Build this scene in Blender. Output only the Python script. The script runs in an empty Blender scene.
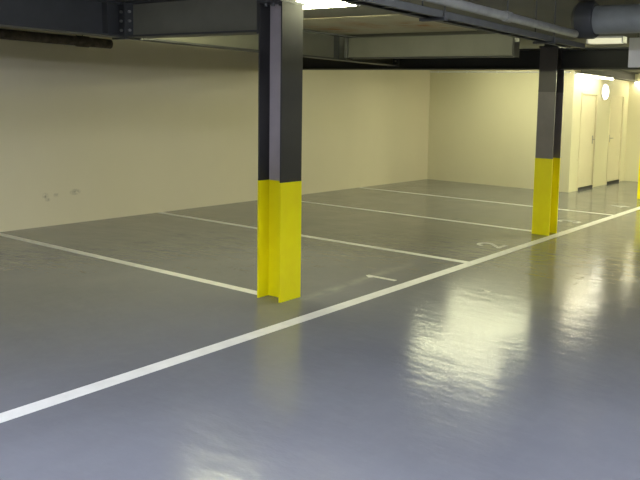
import bpy, bmesh, math, random
from mathutils import Vector, Matrix

random.seed(4)
sc = bpy.context.scene
COL = sc.collection

# ------------------------------------------------------------------ layout
CAM_H = 1.73
Y_AISLE, Y_WALL = 3.93, 9.33
BAYS = [4.616, 7.00, 9.42, 11.82]
X_BACK, X_END = 14.35, 17.88
Y_RECESS = 5.82
Z_CEIL = 2.645
X_FRONT, Y_RIGHT = -5.0, -5.0

# ------------------------------------------------------------------ materials
def new_mat(name):
    m = bpy.data.materials.new(name); m.use_nodes = True
    nt = m.node_tree
    return m, nt, nt.nodes['Principled BSDF']

def add(nt, kind, **kw):
    n = nt.nodes.new(kind)
    for k, v in kw.items():
        if k in n.inputs: n.inputs[k].default_value = v
        else: setattr(n, k, v)
    return n

def ramp(nt, src, stops):
    r = nt.nodes.new('ShaderNodeValToRGB')
    e = r.color_ramp.elements
    while len(e) < len(stops): e.new(0.5)
    for i, (p, c) in enumerate(stops):
        e[i].position = p; e[i].color = (*c, 1) if len(c) == 3 else c
    nt.links.new(src, r.inputs[0])
    return r.outputs[0]

def pos(nt, scale=(1, 1, 1)):
    g = nt.nodes.new('ShaderNodeNewGeometry')
    v = nt.nodes.new('ShaderNodeVectorMath'); v.operation = 'MULTIPLY'
    v.inputs[1].default_value = scale
    nt.links.new(g.outputs['Position'], v.inputs[0])
    return v.outputs[0]

def noise(nt, scale=(1, 1, 1), s=5.0, d=4.0, rough=0.55):
    n = add(nt, 'ShaderNodeTexNoise', Scale=s, Detail=d, Roughness=rough)
    nt.links.new(pos(nt, scale), n.inputs['Vector'])
    return n.outputs['Fac']

def mix(nt, fac, a, b):
    m = nt.nodes.new('ShaderNodeMix'); m.data_type = 'RGBA'
    nt.links.new(fac, m.inputs[0])
    for v, i in ((a, 6), (b, 7)):
        if isinstance(v, tuple): m.inputs[i].default_value = (*v, 1)
        else: nt.links.new(v, m.inputs[i])
    return m.outputs[2]

def math_n(nt, op, a, b=None, clamp=False):
    m = nt.nodes.new('ShaderNodeMath'); m.operation = op; m.use_clamp = clamp
    for v, i in ((a, 0), (b, 1)):
        if v is None: continue
        if isinstance(v, (int, float)): m.inputs[i].default_value = v
        else: nt.links.new(v, m.inputs[i])
    return m.outputs[0]

def bump(nt, b, h, strength, dist):
    n = add(nt, 'ShaderNodeBump', Strength=strength, Distance=dist)
    nt.links.new(h, n.inputs['Height']); nt.links.new(n.outputs[0], b.inputs['Normal'])

def simple(name, c, rough=0.5, metal=0.0, var=0.10, s=6.0, spec=0.5, bmp=0.0):
    m, nt, b = new_mat(name)
    lo = tuple(x * (1 - var) for x in c); hi = tuple(min(1, x * (1 + var)) for x in c)
    nt.links.new(ramp(nt, noise(nt, s=s), [(0.3, lo), (0.7, hi)]), b.inputs['Base Color'])
    b.inputs['Roughness'].default_value = rough; b.inputs['Metallic'].default_value = metal
    b.inputs['Specular IOR Level'].default_value = spec
    if bmp: bump(nt, b, noise(nt, s=60), bmp, 0.003)
    return m

def spots_mask(nt, spots):
    """soft spots at fixed places (x, y, z, radius, stretch in x)"""
    out = None
    g = nt.nodes.new('ShaderNodeNewGeometry')
    for (x, y, z, r, sx) in spots:
        s = nt.nodes.new('ShaderNodeVectorMath'); s.operation = 'SUBTRACT'
        s.inputs[1].default_value = (x, y, z); nt.links.new(g.outputs['Position'], s.inputs[0])
        k = nt.nodes.new('ShaderNodeVectorMath'); k.operation = 'MULTIPLY'
        k.inputs[1].default_value = (1 / (r * sx), 1 / r, 1 / r); nt.links.new(s.outputs[0], k.inputs[0])
        l = nt.nodes.new('ShaderNodeVectorMath'); l.operation = 'LENGTH'; nt.links.new(k.outputs[0], l.inputs[0])
        v = math_n(nt, 'SUBTRACT', 1.0, l.outputs['Value'], True)
        out = v if out is None else math_n(nt, 'MAXIMUM', out, v)
    return out

# epoxy floor
def floor_material():
    m, nt, b = new_mat('grey_epoxy_floor')
    base = ramp(nt, noise(nt, (1, 1, 1), 0.9, 5), [(0.25, (0.135, 0.138, 0.155)), (0.75, (0.165, 0.168, 0.188))])
    fine = noise(nt, (1, 1, 1), 9, 5, 0.65)
    c = mix(nt, ramp(nt, fine, [(0.45, (0, 0, 0)), (0.85, (0.2, 0.2, 0.2))]), base, (0.21, 0.21, 0.22))
    # old rubbed-out line beside the column and along the bay fronts
    g = nt.nodes.new('ShaderNodeNewGeometry'); sp = nt.nodes.new('ShaderNodeSeparateXYZ')
    nt.links.new(g.outputs['Position'], sp.inputs[0])
    yc = math_n(nt, 'SUBTRACT', sp.outputs[1], math_n(nt, 'MULTIPLY_ADD', sp.outputs[0], 0.05))
    yc.node.inputs[1].default_value = 0.0
    lin = math_n(nt, 'MULTIPLY', sp.outputs[0], 0.07)
    d = math_n(nt, 'ABSOLUTE', math_n(nt, 'SUBTRACT', math_n(nt, 'SUBTRACT', sp.outputs[1], 3.98), lin))
    band = math_n(nt, 'SUBTRACT', 1.0, math_n(nt, 'MULTIPLY', d, 9.0), True)
    xa = math_n(nt, 'MULTIPLY', math_n(nt, 'SUBTRACT', sp.outputs[0], 4.62), 6.0, True)
    xb = math_n(nt, 'MULTIPLY', math_n(nt, 'SUBTRACT', 6.9, sp.outputs[0]), 1.2, True)
    wear = ramp(nt, noise(nt, (1, 1, 1), 5.5, 4), [(0.35, (0.08,) * 3), (0.65, (0.45,) * 3)])
    f = math_n(nt, 'MULTIPLY', math_n(nt, 'MULTIPLY', band, xa), math_n(nt, 'MULTIPLY', xb, wear))
    c = mix(nt, f, c, (0.36, 0.36, 0.34))
    nt.links.new(c, b.inputs['Base Color'])
    r = ramp(nt, noise(nt, (1, 1, 1), 2.2, 6, 0.6), [(0.3, (0.13,) * 3), (0.7, (0.20,) * 3)])
    nt.links.new(r, b.inputs['Roughness'])
    b.inputs['Specular IOR Level'].default_value = 0.48
    # trowel ripples
    rot = nt.nodes.new('ShaderNodeMapping'); rot.inputs['Rotation'].default_value = (0, 0, -0.55)
    rot.inputs['Scale'].default_value = (2.6, 1.0, 1)
    nt.links.new(pos(nt), rot.inputs[0])
    n1 = add(nt, 'ShaderNodeTexNoise', Scale=3.2, Detail=4.0, Roughness=0.55)
    nt.links.new(rot.outputs[0], n1.inputs['Vector'])
    bump(nt, b, n1.outputs['Fac'], 0.12, 0.03)
    return m

def wall_material(name, c, scuffs=()):
    m, nt, b = new_mat(name)
    lo = tuple(x * 0.95 for x in c)
    col = ramp(nt, noise(nt, (1, 1, 0.6), 0.8, 5), [(0.3, lo), (0.7, c)])
    if scuffs:
        k = spots_mask(nt, scuffs)
        k = math_n(nt, 'MULTIPLY', k, ramp(nt, noise(nt, s=30), [(0.35, (0, 0, 0)), (0.6, (1, 1, 1))]))
        col = mix(nt, math_n(nt, 'MULTIPLY', k, 0.7, True), col, (0.10, 0.08, 0.06))
    nt.links.new(col, b.inputs['Base Color'])
    b.inputs['Roughness'].default_value = 0.6
    b.inputs['Specular IOR Level'].default_value = 0.25
    bump(nt, b, noise(nt, s=14, d=3), 0.08, 0.004)
    return m

WALL_C = (0.72, 0.66, 0.50)
SCUFFS = [(5.27, Y_WALL, .40, .05, 1.0), (5.42, Y_WALL, .40, .035, 1.3), (5.68, Y_WALL, .42, .05, 1.8), (5.30, Y_WALL, .35, .03, 1.5)]
M_FLOOR = floor_material()
M_WALL = wall_material('cream_wall_paint', WALL_C, SCUFFS)
M_WALL2 = wall_material('cream_block_paint', (0.71, 0.665, 0.475))

def ceiling_material():
    m, nt, b = new_mat('bare_concrete_soffit')
    c = ramp(nt, noise(nt, (0.5, 1, 1), 1.2, 6), [(0.3, (0.13, 0.125, 0.105)), (0.7, (0.19, 0.18, 0.148))])
    k = spots_mask(nt, [(7.25, 4.85, 2.645, .40, 1.4), (6.7, 5.4, 2.645, .45, 1.6), (7.6, 5.9, 2.645, .4, 1.2)])
    k = math_n(nt, 'MULTIPLY', k, ramp(nt, noise(nt, s=5, d=6), [(0.35, (0, 0, 0)), (0.65, (1, 1, 1))]))
    c = mix(nt, k, c, (0.30, 0.15, 0.05))
    nt.links.new(c, b.inputs['Base Color']); b.inputs['Roughness'].default_value = 0.85
    bump(nt, b, noise(nt, s=25), 0.2, 0.01)
    return m
M_CEIL = ceiling_material()
M_LINE = simple('white_road_paint', (0.66, 0.65, 0.62), 0.32, var=0.08, s=9)
def worn_line():
    m, nt, b = new_mat('worn_white_paint')
    c = ramp(nt, noise(nt, s=22, d=5), [(0.30, (0.40, 0.40, 0.38)), (0.50, (0.66, 0.65, 0.60))])
    nt.links.new(c, b.inputs['Base Color']); b.inputs['Roughness'].default_value = 0.22
    return m
M_WORN = worn_line()
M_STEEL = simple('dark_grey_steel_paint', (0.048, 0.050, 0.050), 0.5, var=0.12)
M_BLACK = simple('blackened_steel', (0.022, 0.023, 0.026), 0.6)
M_CASE = simple('pale_grey_green_casing', (0.175, 0.172, 0.135), 0.5, var=0.08, s=3)
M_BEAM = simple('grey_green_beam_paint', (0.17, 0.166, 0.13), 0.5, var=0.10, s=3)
M_POST = simple('taupe_column_paint', (0.205, 0.183, 0.180), 0.42, var=0.06)
M_POST_D = simple('dark_taupe_column', (0.105, 0.093, 0.092), 0.42, var=0.06)  # darker taupe for the column webs and the middle column's top length
M_FLANGE = simple('charcoal_flange_paint', (0.026, 0.025, 0.024), 0.6, var=0.06)
M_WEB = simple('mauve_grey_web_paint', (0.40, 0.355, 0.37), 0.45, var=0.06)
M_YEL = simple('yellow_safety_paint', (1.0, 0.87, 0.004), 0.38, var=0.04)
M_GALV = simple('galvanised_steel', (0.30, 0.30, 0.275), 0.42, 0.4, var=0.15, s=12)
M_TRAY = simple('dull_tray_steel', (0.085, 0.088, 0.082), 0.5, 0.2, var=0.15, s=12)
M_DUCT = simple('duct_sheet_metal', (0.26, 0.275, 0.265), 0.42, 0.0, var=0.15, s=5)
M_RUBBER = simple('black_rubber', (0.018, 0.018, 0.018), 0.6)
M_CABLE = simple('blue_black_cable', (0.03, 0.034, 0.045), 0.5)
M_WHITE = simple('white_enamel', (0.75, 0.74, 0.76), 0.4, var=0.03)
M_DOOR = simple('cream_door_paint', (0.68, 0.62, 0.45), 0.45, var=0.03, s=2)
M_LAG = simple('brown_pipe_lagging', (0.075, 0.060, 0.045), 0.9, var=0.5, s=14, bmp=0.5)

def emit(name, c, s):
    m = bpy.data.materials.new(name); m.use_nodes = True
    nt = m.node_tree; b = nt.nodes['Principled BSDF']
    b.inputs['Base Color'].default_value = (0.8, 0.8, 0.78, 1)
    b.inputs['Emission Color'].default_value = (*c, 1); b.inputs['Emission Strength'].default_value = s
    return m
LAMP_WARM = (0.97, 0.97, 0.60)
M_TUBE = emit('lit_fluorescent_diffuser', LAMP_WARM, 2.5)
M_TUBE_A = emit('lit_diffuser_mid', LAMP_WARM, 17)
M_TUBE_B = emit('lit_diffuser_far', LAMP_WARM, 9.5)
M_TUBE_D = emit('aisle_fill_diffuser', LAMP_WARM, 58)
M_TUBE_C = emit('lit_corner_tube', (1.0, 0.94, 0.66), 14)
M_GLOW_WALL = emit('wall_glow_surface', (1.0, 0.97, 0.82), 2.0)  # glow of the dome added on the recess wall
M_TUBE_DIM = emit('lit_ageing_diffuser', (1.0, 0.95, 0.62), 0.2)
M_TUBE_COOL = emit('cool_fill_diffuser', (0.80, 0.85, 1.0), 34)

# ------------------------------------------------------------------ mesh helper
class MB:
    def __init__(self): self.bm = bmesh.new()
    def box(self, x0, x1, y0, y1, z0, z1, bev=0.0):
        r = bmesh.ops.create_cube(self.bm, size=1.0)
        M = Matrix.Translation(((x0 + x1) / 2, (y0 + y1) / 2, (z0 + z1) / 2)) @ Matrix.Diagonal((abs(x1 - x0), abs(y1 - y0), abs(z1 - z0), 1))
        bmesh.ops.transform(self.bm, matrix=M, verts=r['verts'])
        if bev:
            ed = list({e for v in r['verts'] for e in v.link_edges})
            bmesh.ops.bevel(self.bm, geom=ed, offset=bev, segments=2, affect='EDGES', profile=0.5)
        return self
    def cyl(self, a, b, r, n=20, r2=None, caps=True):
        a, b = Vector(a), Vector(b); d = b - a
        q = d.to_track_quat('Z', 'Y').to_matrix().to_4x4()
        bmesh.ops.create_cone(self.bm, cap_ends=caps, segments=n, radius1=r, radius2=r if r2 is None else r2, depth=d.length,
                              matrix=Matrix.Translation((a + b) / 2) @ q)
        return self
    def prism(self, pts, z0, z1, axis='Z'):
        """closed outline of (u, v) swept along an axis"""
        def P(u, v, w):
            return {'Z': (u, v, w), 'X': (w, u, v), 'Y': (u, w, v)}[axis]
        lo = [self.bm.verts.new(P(u, v, z0)) for u, v in pts]; hi = [self.bm.verts.new(P(u, v, z1)) for u, v in pts]
        n = len(pts)
        self.bm.faces.new(lo[::-1]); self.bm.faces.new(hi)
        for i in range(n): self.bm.faces.new((lo[i], lo[(i + 1) % n], hi[(i + 1) % n], hi[i]))
        return self
    def tube(self, pts, r, n=10):
        for a, b in zip(pts, pts[1:]): self.cyl(a, b, r, n)
        for p in pts[1:-1]: bmesh.ops.create_uvsphere(self.bm, u_segments=n, v_segments=6, radius=r, matrix=Matrix.Translation(p))
        return self
    def lathe(self, prof, origin, axis, n=36):
        """prof: list of (distance along axis, radius)"""
        o = Vector(origin); a = Vector(axis).normalized(); u = a.orthogonal().normalized(); w = a.cross(u)
        rings = [[self.bm.verts.new(o + a * t + (u * math.cos(2 * math.pi * k / n) + w * math.sin(2 * math.pi * k / n)) * r) for k in range(n)] for t, r in prof]
        for A, B in zip(rings, rings[1:]):
            for k in range(n): self.bm.faces.new((A[k], A[(k + 1) % n], B[(k + 1) % n], B[k]))
        self.bm.faces.new(rings[0][::-1]); self.bm.faces.new(rings[-1])
        return self
    def build(self, name, mat, parent=None, origin=None, smooth=False, bevel=0.0):
        bmesh.ops.recalc_face_normals(self.bm, faces=self.bm.faces)
        o3 = Vector((0, 0, 0))
        if parent is None and origin is not None:
            o3 = Vector(origin)
        elif parent is not None:
            o3 = WORLD.get(parent.name, Vector((0, 0, 0)))
        bmesh.ops.translate(self.bm, verts=self.bm.verts, vec=-o3)
        me = bpy.data.meshes.new(name); self.bm.to_mesh(me); self.bm.free()
        me.materials.append(mat)
        o = bpy.data.objects.new(name, me); COL.objects.link(o)
        if parent is not None: o.parent = parent
        else: o.location = o3
        WORLD[o.name] = o3
        if smooth:
            for p in me.polygons: p.use_smooth = True
            try: me.set_sharp_from_angle(angle=math.radians(35))
            except Exception: pass
        if bevel:
            md = o.modifiers.new('edge', 'BEVEL'); md.width = bevel; md.segments = 2; md.limit_method = 'ANGLE'
        return o
WORLD = {}

def tag(o, label=None, cat=None, group=None, kind=None):
    if label: o['label'] = label
    if cat: o['category'] = cat
    if group: o['group'] = group
    if kind: o['kind'] = kind
    return o

def thing(name, loc, label, cat, group=None):
    o = bpy.data.objects.new(name, None); COL.objects.link(o)
    o.location = loc; o.empty_display_size = 0.1
    WORLD[o.name] = Vector(loc)
    return tag(o, label, cat, group, 'thing')

def struct(name, mb, mat, label, cat):
    return tag(mb.build(name, mat), label, cat, kind='structure')

# ------------------------------------------------------------------ setting
T = 0.2
struct('floor', MB().box(X_FRONT - T, X_END + T, Y_RIGHT - T, Y_WALL + T, -0.2, 0), M_FLOOR,
       'glossy blue-grey epoxy car park floor', 'floor')
struct('ceiling', MB().box(X_FRONT - T, X_END + T, Y_RIGHT - T, Y_WALL + T, Z_CEIL, Z_CEIL + 0.2), M_CEIL,
       'low concrete ceiling with rust stains above the steel beams', 'ceiling')
struct('wall_left', MB().box(X_FRONT - T, X_BACK + 0.001, Y_WALL, Y_WALL + T, 0, Z_CEIL), M_WALL,
       'long cream wall along the heads of the parking bays', 'wall')
struct('wall_back', MB().box(X_BACK, X_BACK + 0.2, Y_RECESS + 0.2, Y_WALL, 0, Z_CEIL), M_WALL2,
       'cream end wall behind the last parking bay', 'wall')
# the wall that steps back, with two door openings
D1, D2, DH = (14.80, 15.74), (16.60, 17.54), 2.08
w = MB()
for a, b_ in ((X_BACK, D1[0]), (D1[1], D2[0]), (D2[1], X_END + T)):
    w.box(a, b_, Y_RECESS, Y_RECESS + 0.2, 0, Z_CEIL)
for d in (D1, D2): w.box(d[0], d[1], Y_RECESS, Y_RECESS + 0.2, DH, Z_CEIL)
struct('wall_recess', w, M_WALL2, 'brightly lit cream return wall with two flush doors', 'wall')
struct('wall_end', MB().box(X_END, X_END + T, Y_RIGHT, Y_RECESS, 0, Z_CEIL), M_WALL2,
       'cream wall closing the far end of the aisle', 'wall')
struct('wall_right', MB().box(X_FRONT - T, X_END + T, Y_RIGHT - T, Y_RIGHT, 0, Z_CEIL), M_WALL2, 'cream wall across the aisle from the bays', 'wall')
struct('wall_front', MB().box(X_FRONT - T, X_FRONT, Y_RIGHT, Y_WALL, 0, Z_CEIL), M_WALL2, 'cream wall at the entrance end of the aisle', 'wall')

for i, (d, lab) in enumerate(((D1, 'flush cream door nearer the grey and yellow column'), (D2, 'flush cream door beside the far end wall'))):
    r = thing('door_%d' % (i + 1), ((d[0] + d[1]) / 2, Y_RECESS, 0), lab, 'door'); r['kind'] = 'structure'
    lf = MB().box(d[0] + .03, d[1] - .03, Y_RECESS + .02, Y_RECESS + .065, 0.055, DH - .03, 0.003).build('door_leaf', M_DOOR, r)
    f = MB()
    f.box(d[0], d[0] + .03, Y_RECESS - .012, Y_RECESS + .1, 0, DH).box(d[1] - .03, d[1], Y_RECESS - .012, Y_RECESS + .1, 0, DH)
    f.box(d[0] + .03, d[1] - .03, Y_RECESS - .012, Y_RECESS + .1, DH - .03, DH)
    f.build('door_frame', M_DOOR, r)
    tag(MB().box(d[0] + .03, d[1] - .03, Y_RECESS - .01, Y_RECESS + .1, 0, 0.055).build('threshold', M_RUBBER, r), 'black gap under the door')
    hx = d[1] - .12 if i == 0 else d[0] + .12
    sx = -1 if i == 0 else 1
    h = MB().box(hx - .02, hx + .02, Y_RECESS + .012, Y_RECESS + .022, .98, 1.16, .003).cyl((hx, Y_RECESS + .02, 1.08), (hx, Y_RECESS - .035, 1.08), .009, 12)
    h.tube([(hx, Y_RECESS - .035, 1.08), (hx + sx * .11, Y_RECESS - .035, 1.08)], .009)
    h.build('door_handle', M_GALV, lf, smooth=True)
    hg = MB()
    ox = d[0] + .03 if i == 0 else d[1] - .03
    for z in (.3, 1.1, 1.8): hg.cyl((ox, Y_RECESS + .008, z - .06), (ox, Y_RECESS + .008, z + .06), .011, 10)
    hg.build('hinge', M_DOOR, lf, smooth=True)

# ------------------------------------------------------------------ painted floor marks
def line(name, x0, x1, y0, y1, label, group=None, mat=M_LINE):
    o = MB().box(x0, x1, y0, y1, 0.0, 0.002).build(name, mat, None, ((x0 + x1) / 2, (y0 + y1) / 2, 0))
    return tag(o, label, 'floor line', group)
line('aisle_line', -2.0, X_END - 0.9, Y_AISLE - .06, Y_AISLE + .06, 'long white line running along the aisle past both yellow columns')
BL = ['white bay line ending at the tall column with the open yellow foot',
      'white bay line meeting the aisle line between numerals one and two',
      'white bay line running from the wall to the flat-faced yellow column',
      'white bay line closest to the back wall, beyond numeral three']
for k, (x, lab) in enumerate(zip(BAYS, BL)):
    y0 = {0: 4.69, 1: Y_AISLE + .06, 2: 4.27, 3: Y_AISLE + .06}[k]
    line('bay_line', x - .047, x + .047, y0, Y_WALL - .02, lab, 'white bay lines')

def numeral(strokes, cx, label):
    """strokes in a glyph box (u across 0..1, v up 0..1); read from the aisle: up = +Y"""
    H_, W_ = .32, .22
    m = MB(); wd = .024
    for k, (a, b) in enumerate(strokes):
        ax, ay = cx + (a[0] - .5) * W_, 4.12 + a[1] * H_
        bx, by = cx + (b[0] - .5) * W_, 4.12 + b[1] * H_
        d = Vector((bx - ax, by - ay)); L = d.length
        if L < 1e-5: continue
        d /= L; n = Vector((-d.y, d.x)) * wd; e = d * wd * .6
        p = [(ax - e.x + n.x, ay - e.y + n.y), (ax - e.x - n.x, ay - e.y - n.y), (bx + e.x - n.x, by + e.y - n.y), (bx + e.x + n.x, by + e.y + n.y)]
        m.prism(p, 0, .0022 + .00012 * k)
    o = m.build('bay_number', M_WORN, None, (cx, 4.28, 0))
    return tag(o, label, 'painted number', 'bay numbers')
arc = lambda cx, cy, rx, ry, a0, a1, n=8: [(cx + rx * math.cos(math.radians(a0 + (a1 - a0) * i / n)), cy + ry * math.sin(math.radians(a0 + (a1 - a0) * i / n))) for i in range(n + 1)]
seg = lambda P: list(zip(P, P[1:]))
ONE = [((.5, 0), (.5, 1)), ((.5, 1), (.32, .84))]
TWO = seg(arc(.5, .72, .42, .28, 170, -20) + [(.06, 0), (.95, 0)])
THREE = seg(arc(.48, .74, .40, .26, 160, -90)) + seg(arc(.48, .25, .44, .25, 90, -160))
FOUR = [((.72, 0), (.72, 1)), ((.72, 1), (.05, .32)), ((.05, .32), (1, .32))]
numeral(ONE, 5.80, 'worn white numeral 1 painted in the bay beside the tall column')
numeral(TWO, 8.09, 'worn white numeral 2 painted before the flat-faced yellow column')
numeral(THREE, 10.65, 'worn white numeral 3 painted just beyond the flat-faced yellow column')
numeral(FOUR, 13.0, 'worn white numeral 4 painted in the last bay by the recess')

# ------------------------------------------------------------------ H-section steel columns
def h_outline(cx, cy, d, b, tf, tw, along='Y'):
    """flanges stand at +-d/2 along the given axis"""
    h = [(-b / 2, -d / 2), (b / 2, -d / 2), (b / 2, -d / 2 + tf), (tw / 2, -d / 2 + tf), (tw / 2, d / 2 - tf), (b / 2, d / 2 - tf),
         (b / 2, d / 2), (-b / 2, d / 2), (-b / 2, d / 2 - tf), (-tw / 2, d / 2 - tf), (-tw / 2, -d / 2 + tf), (-b / 2, -d / 2 + tf)]
    if along == 'X': h = [(v, -u) for u, v in h]
    return [(cx + u, cy + v) for u, v in h]

def column(cx, cy, d, b, along, z_split, label, ztop, m_fl, m_web, upper=None, m_up=None):
    r = thing('steel_column', (cx, cy, 0), label, 'column', 'yellow-footed steel columns')
    tag(MB().prism(h_outline(cx, cy, d + .004, b + .004, .017, .014, along), 0.0, z_split).build('painted_foot', M_YEL, r, bevel=.002), 'yellow painted foot')
    def bx(u0, u1, v0, v1, z0, z1):          # u across the flange, v along the depth
        return MB().box(cx + u0, cx + u1, cy + v0, cy + v1, z0, z1) if along == 'Y' else MB().box(cx + v0, cx + v1, cy + u0, cy + u1, z0, z1)
    runs = [(z_split, upper or ztop, m_fl)] + ([(upper, ztop, m_up)] if upper else [])
    for z0, z1, m in runs:
        for sg in (-1, 1):
            v = sorted((sg * d / 2, sg * (d / 2 - .015)))
            o = bx(-b / 2, b / 2, v[0], v[1], z0, z1).build('flange', m, r, bevel=.002)
            if m is m_up: tag(o, 'darker top length of the flange')
    bx(-.006, .006, -d / 2 + .015, d / 2 - .015, z_split, ztop).build('web', m_web, r)
    cp = MB().box(cx - .145, cx + .145, cy - .14, cy + .14, ztop, ztop + .02).build('cap_plate', M_STEEL, r)
    MB().box(cx - .09, cx + .09, cy - .09, cy + .09, ztop + .02, Z_CEIL).build('packer', M_STEEL, r)
    for sx in (-1, 1):
        for sy in (-1, 0, 1):
            x, y = cx + sx * .095, cy + sy * .085
            MB().cyl((x, y, ztop - .028), (x, y, ztop), .016, 6).build('bolt', M_STEEL, cp)
    return r
C1 = (4.635, 4.537); C2 = (9.365, 4.123)
column(*C1, .272, .252, 'Y', 1.035, 'tall grey steel column with open yellow foot, beside the numeral 1 bay', 2.535, M_FLANGE, M_WEB)
column(*C2, .27, .255, 'X', 1.05, 'grey steel column with flat yellow front, beside the aisle line halfway along', 2.535, M_POST, M_POST_D, 1.945, M_POST_D)
column(14.55, 4.27, .27, .255, 'X', 1.05, 'yellow-footed column cut off by the right edge of the picture', 2.535, M_POST, M_POST_D)

# ------------------------------------------------------------------ ceiling beams
def beam(axis, c, s0, s1, z0, z1, b, label, mat=M_STEEL, tf=.02, tw=.012, stiff=(), plates=(), stub=None, group='steel ceiling beams'):
    """I-beam along an axis; c = its place across; z0..z1 depth; b = flange width"""
    zm = z0
    loc = (c, (s0 + s1) / 2, z0) if axis == 'Y' else ((s0 + s1) / 2, c, z0)
    r = thing('steel_beam', loc, label, 'beam', group)
    def bx(m, u0, u1, a, e, lo, hi):
        return m.box(u0, u1, a, e, lo, hi) if axis == 'Y' else m.box(a, e, u0, u1, lo, hi)
    bx(MB(), c - b / 2, c + b / 2, s0, s1, z0, z0 + tf).build('bottom_flange', M_STEEL, r, bevel=.003)
    bx(MB(), c - b / 2, c + b / 2, s0, s1, z1 - tf, z1).build('top_flange', M_STEEL, r, bevel=.003)
    bx(MB(), c - tw / 2, c + tw / 2, s0, s1, z0 + tf, z1 - tf).build('web', mat, r)
    for s in stiff:
        for sg in (-1, 1):
            u = sorted((c + sg * tw / 2, c + sg * (b / 2 - .006)))
            bx(MB(), u[0], u[1], s - .006, s + .006, z0 + tf, z1 - tf).build('stiffener', M_STEEL, r)
    for s in plates:
        pl = bx(MB(), c - b / 2 - .01, c + b / 2 + .01, s - .01, s + .01, z0 - .015, z1).build('end_plate', M_STEEL, r)
        for sg in (-1, 1):
            for z in (z0 + .07, z0 + .16, z0 + .25):
                p = c + sg * b * .3
                q = ((p, s - .03, z), (p, s + .03, z)) if axis == 'Y' else ((s - .03, p, z), (s + .03, p, z))
                MB().cyl(*q, .014, 6).build('bolt', M_GALV, pl)
    return r
YX = 6.70
beam('X', YX, X_FRONT, 4.60, 2.30, Z_CEIL - .003, .20, 'dark beam parallel to the cream wall, left of the bolted cross beam joint', mat=M_STEEL, stiff=(4.40,), plates=(4.585,))  # darker web colour stands in for the unlit length of this beam
beam('X', YX, 4.62, 9.27, 2.30, Z_CEIL - .003, .20, 'beam parallel to the cream wall, lit yellow behind the tall column', mat=M_BEAM, stiff=(4.84, 7.86, 8.14), plates=(9.25,))  # same beam carried on, web made paler so it reads as lamp-lit
beam('Y', C1[0], 4.68, YX - .101, 2.30, Z_CEIL, .18, 'dark grey cross beam running from the tall column towards the wall', mat=M_BEAM, plates=(4.712, YX - .15))
r = beam('Y', 8.04, 4.02, YX - .11, 2.325, 2.61, .10, 'pale boxed cross beam in front of the flat-faced yellow column', mat=M_CASE, plates=(YX - .13,))
MB().box(7.955, 8.034, 4.02, 6.52, 2.338, 2.600, .004).build('web_casing', M_CASE, r)
MB().box(7.97, 8.11, 4.005, 4.02, 2.325, 2.61, .003).build('end_plate', M_CASE, r)
for y in (6.545, 6.575):
    MB().box(7.95, 7.985, y - .010, y + .010, 2.335, 2.60).build('cleat', M_GALV, r)
beam('Y', 9.38, 4.252, Y_WALL, 2.25, 2.53, .18, 'black cross beam between the flat-faced column and the long wall', mat=M_BLACK)
beam('Y', 9.38, Y_RIGHT, 3.994, 2.25, 2.53, .18, 'dark cross beam spanning the aisle beyond the flat-faced column', mat=M_BLACK)
beam('X', 5.69, X_BACK + .02, X_END - .01, 2.44, 2.635, .18, 'dark beam above the two flush doors')

def stained_board():
    m, nt, b = new_mat('rust_stained_board')
    c = ramp(nt, noise(nt, (1, 1, 1), 2.0, 5), [(0.3, (0.42, 0.39, 0.27)), (0.7, (0.55, 0.51, 0.37))])
    k = spots_mask(nt, [(7.3, 4.85, 2.63, .40, 1.6), (7.0, 5.5, 2.63, .35, 1.6), (7.3, 6.2, 2.63, .4, 1.4)])
    k = math_n(nt, 'MULTIPLY', k, ramp(nt, noise(nt, s=6, d=6), [(0.3, (0, 0, 0)), (0.65, (1, 1, 1))]))
    nt.links.new(mix(nt, k, c, (0.38, 0.17, 0.05)), b.inputs['Base Color']); b.inputs['Roughness'].default_value = 0.8
    return m
o = MB().box(6.3, 7.93, 4.5, 6.58, 2.641, Z_CEIL).build('ceiling_board', stained_board(), None, (7.1, 5.5, 2.641))
tag(o, 'cream rust-stained board fixed to the ceiling before the pale boxed beam', 'ceiling board')

# lagged service pipe under the ceiling by the wall
p = thing('service_pipe', (2.0, 9.12, 2.40), 'brown lagged pipe along the top of the long wall', 'pipe')
MB().cyl((X_FRONT, 9.12, 2.41), (6.1, 9.12, 2.41), .062, 16).build('pipe_run', M_LAG, p, smooth=True)
for k in range(9):
    x = -3.5 + k * 1.15
    MB().cyl((x - .08, 9.12, 2.41), (x + .08, 9.12, 2.41), .072, 16).build('lagging_band', M_LAG, p, smooth=True)
    MB().cyl((x, 9.12, 2.45), (x, 9.12, Z_CEIL), .006, 8).build('hanger_rod', M_STEEL, p)

w = thing('wall_conduit', (X_BACK, 7.6, 2.47), 'thin pale conduit along the top of the back wall', 'pipe')
MB().cyl((X_BACK - .022, 5.9, 2.475), (X_BACK - .022, Y_WALL - .02, 2.475), .016, 14).build('pipe_run', M_WHITE, w, smooth=True)
for k in range(5):
    y = 6.1 + k * .75
    MB().box(X_BACK - .042, X_BACK, y - .012, y + .012, 2.452, 2.498, .003).build('clip', M_WHITE, w)

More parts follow.
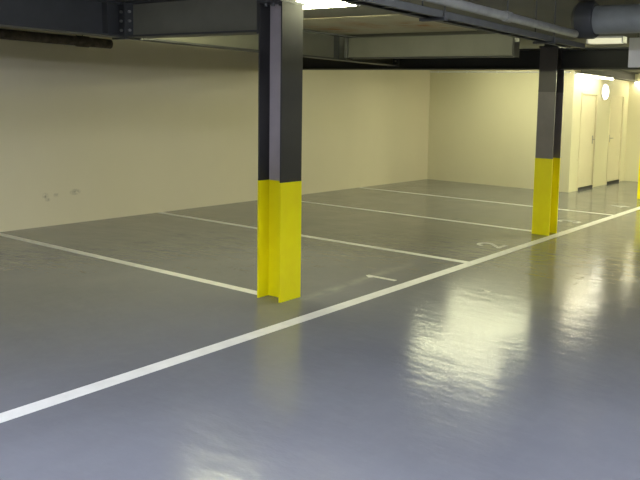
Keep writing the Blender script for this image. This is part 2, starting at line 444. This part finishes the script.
# ------------------------------------------------------------------ cable tray, cables and duct over the aisle
TX0, TX1, TY0, TY1, TZ = -3.0, 6.2, 2.43, 2.57, 2.262
t = thing('cable_tray', (2.0, 2.58, TZ), 'grey cable tray hanging lengthwise under the ceiling over the aisle', 'cable tray')
MB().box(TX0, TX1, TY0, TY0 + .005, TZ, TZ + .035).box(TX0, TX1, TY0, TY0 + .03, TZ - .005, TZ).build('side_rail', M_TRAY, t)
MB().box(TX0, TX1, TY1 - .005, TY1, TZ, TZ + .035).box(TX0, TX1, TY1 - .03, TY1, TZ - .005, TZ).build('side_rail', M_TRAY, t)
for k in range(60):
    x = TX0 + .15 + k * .26
    if x > TX1: break
    MB().box(x - .013, x + .013, TY0 + .005, TY1 - .005, TZ, TZ + .009).build('rung', M_TRAY, t)
for x in (-1.5, .6, 2.7, 3.86, 5.5):
    MB().cyl((x, TY0 - .012, TZ - .02), (x, TY0 - .012, Z_CEIL), .005, 8).cyl((x, TY1 + .012, TZ - .02), (x, TY1 + .012, Z_CEIL), .005, 8).box(x - .018, x + .018, TY0 - .022, TY1 + .022, TZ - .022, TZ - .005).build('hanger', M_STEEL, t)
for i, (y, rr, lab) in enumerate(((2.458, .017, 'thick dark cable lying in the tray on its aisle side'), (2.500, .015, 'dark cable lying along the middle of the tray'), (2.542, .017, 'dark cable lying in the tray on its bay side'))):
    z = TZ + .009 + rr
    pts = [(TX0 + j * (TX1 - TX0) / 16, y + random.uniform(-.005, .005), z) for j in range(17)]
    tag(MB().tube(pts, rr, 10).build('power_cable', M_CABLE, None, (0, y, z), smooth=True), lab, 'cable', 'cables in the tray')
CY, CZ = 2.375, 2.345
c = thing('conduit_pipe', (2.0, CY, CZ), 'pale grey conduit pipe running just above the cable tray', 'pipe')
MB().cyl((TX0, CY, CZ), (5.83, CY, CZ), .030, 18).build('pipe_run', M_GALV, c, smooth=True)
for x in (-1.3, .8, 2.9, 4.6):
    MB().cyl((x - .04, CY, CZ), (x + .04, CY, CZ), .037, 18).build('coupling', M_GALV, c, smooth=True)
    MB().cyl((x, CY, CZ + .03), (x, CY, Z_CEIL), .005, 8).build('hanger_rod', M_STEEL, c)

DX, DZ = 6.1, 2.485
d = thing('air_duct', (DX, 2.2, DZ), 'fat grey round air duct hanging at the top right over the aisle', 'air duct')
MB().lathe([(0, .118), (.8, .118), (.8, .124), (.83, .124), (.83, .118), (2.9, .118), (2.9, .124), (2.93, .124), (2.93, .118), (6.2, .118)], (DX, 2.32, DZ), (0, -1, 0)).build('duct_body', M_DUCT, d, smooth=True)
tag(MB().lathe([(0, .11), (.015, .135), (.045, .157), (.165, .157), (.19, .14)], (DX, 2.49, DZ), (0, -1, 0)).build('end_collar', M_STEEL, d, smooth=True), 'dark collar closing the duct end')
for y in (1.4, -.6, -2.8):
    MB().box(DX - .015, DX + .015, y - .015, y + .015, DZ + .11, Z_CEIL).build('hanger', M_STEEL, d)

SX = 7.0
s = thing('hanging_sign', (SX, 2.1, 2.14), 'blank white sign board hanging at the right edge of the picture', 'sign')
MB().box(SX - .01, SX + .01, 1.84, 2.30, 2.14, 2.418, .004).build('sign_board', M_WHITE, s)
for y in (1.92, 2.22): MB().cyl((SX, y, 2.41), (SX, y, Z_CEIL), .004, 8).build('hanger_rod', M_STEEL, s)

# ------------------------------------------------------------------ lamps
def lamp(axis, x, y, z, L, W, label, mat, h=.06, name='ceiling_lamp', grp='fluorescent ceiling lamps'):
    r = thing(name, (x, y, z), label, 'lamp', grp)
    hx, hy = (L / 2, W / 2) if axis == 'X' else (W / 2, L / 2)
    MB().box(x - hx, x + hx, y - hy, y + hy, z + h, z + h + .025, .004).build('lamp_body', M_WHITE, r)
    k = .006
    MB().box(x - hx + k, x + hx - k, y - hy + k, y + hy - k, z, z + h, .012).build('diffuser', mat, r)
    for sg in (-1, 1):
        px, py = (x + sg * hx * .8, y) if axis == 'X' else (x, y + sg * hy * .8)
        MB().cyl((px, py, z + h + .02), (px, py, Z_CEIL if z > 2.46 else z + h + .03), .006, 8).build('hanger_rod', M_STEEL, r)
        if axis == 'X': MB().box(x + sg * hx, x + sg * (hx + .02), y - hy, y + hy, z, z + h + .025, .004).build('end_cap', M_WHITE, r)
        else: MB().box(x - hx, x + hx, y + sg * hy, y + sg * (hy + .02), z, z + h + .025, .004).build('end_cap', M_WHITE, r)
    return r
ZL = Z_CEIL - .086
lamp('Y', 5.04, 5.20, ZL, 2.22, .16, 'glowing long ceiling lamp just past the head of the tall column', M_TUBE_A)
lamp('Y', 10.7, 6.25, ZL, 1.7, .16, 'glowing ceiling lamp hidden behind the black cross beam', M_TUBE_B)
lamp('Y', 12.9, 6.75, ZL, 2.0, .16, 'added ceiling lamp over the last bay, brightening the back wall', M_TUBE_B)  # hidden lamp added to brighten the back walls
lamp('Y', 9.08, 3.28, ZL, .44, .16, 'dim yellow-green ceiling lamp seen beneath the round duct', M_TUBE_DIM)
lamp('Y', 0.6, 5.35, ZL, 2.2, .16, 'glowing ceiling lamp over the bays before the tall column', M_TUBE)
lamp('X', 14.72, 5.52, 2.385, 2.1, .07, 'glaring tube lamp tucked beneath the beam above the doors', M_TUBE_C, h=.03)
lamp('Y', 17.80, 5.25, 2.385, .8, .07, 'glaring tube lamp high on the far end wall', M_TUBE_C, h=.03)
b = thing('wall_glow_dome', (16.14, Y_RECESS, 2.13), 'added glowing dome for the bright patch on the wall between the two flush doors', 'lamp')  # made-up glowing dome standing in for a bright patch of wall
MB().lathe([(0, .18), (.03, .18)], (16.14, Y_RECESS, 2.13), (0, -1, 0)).build('back_plate', M_WHITE, b, smooth=True)
MB().lathe([(.03, .168), (.055, .155), (.075, .115), (.085, .05), (.087, .01)], (16.14, Y_RECESS, 2.13), (0, -1, 0)).build('diffuser', M_GLOW_WALL, b, smooth=True)
lamp('X', 1.1, 2.0, ZL, 1.7, .20, 'added cool white lamp over the near aisle, out of view', M_TUBE_COOL)  # unseen, added to throw cool light on the near floor
lamp('X', -0.2, 3.9, ZL, 1.7, .20, 'added cool white lamp at the entrance end of the aisle, out of view', M_TUBE_COOL)  # unseen, added to light the web side of the tall column
lamp('Y', 16.0, 2.2, ZL, 1.7, .16, 'added lamp over the far end of the aisle, out of view', M_TUBE_D)  # unseen, added to brighten the recess wall
lamp('Y', 12.4, 2.0, ZL, 1.7, .16, 'added lamp over the aisle past the black cross beam, out of view', M_TUBE_D)  # unseen, added to brighten the back wall
lamp('X', 3.4, 0.2, ZL, 1.7, .16, 'added cool white lamp on the far side of the aisle, out of view', M_TUBE_COOL)  # unseen, added for the aisle-facing side of the tall column

# ------------------------------------------------------------------ world + camera
wd = bpy.data.worlds.new('World'); sc.world = wd; wd.use_nodes = True
wd.node_tree.nodes['Background'].inputs[0].default_value = (0.5, 0.55, 0.6, 1)
wd.node_tree.nodes['Background'].inputs[1].default_value = 0.05

f, yaw, pitch, roll = 736.9069, .57140, .10960, .03030
F = Vector((math.cos(yaw) * math.cos(pitch), math.sin(yaw) * math.cos(pitch), -math.sin(pitch)))
R = F.cross(Vector((0, 0, 1))).normalized(); U = R.cross(F)
R, U = math.cos(roll) * R + math.sin(roll) * U, -math.sin(roll) * R + math.cos(roll) * U
cam = bpy.data.cameras.new('camera'); co = bpy.data.objects.new('camera', cam); COL.objects.link(co)
M = Matrix((R, U, -F)).transposed().to_4x4(); M.translation = (0, 0, CAM_H)
co.matrix_world = M
cam.sensor_fit = 'HORIZONTAL'; cam.sensor_width = 36; cam.lens = f * 36 / 640
cam.shift_x = -110.707 / 640; cam.shift_y = -54.262 / 640
cam.clip_start = .02; cam.clip_end = 100
sc.camera = co

sc.view_settings.view_transform = 'Standard'
sc.view_settings.look = 'None'
sc.view_settings.gamma = 1.0
sc.view_settings.exposure = 1.7
sc.view_settings.use_curve_mapping = False
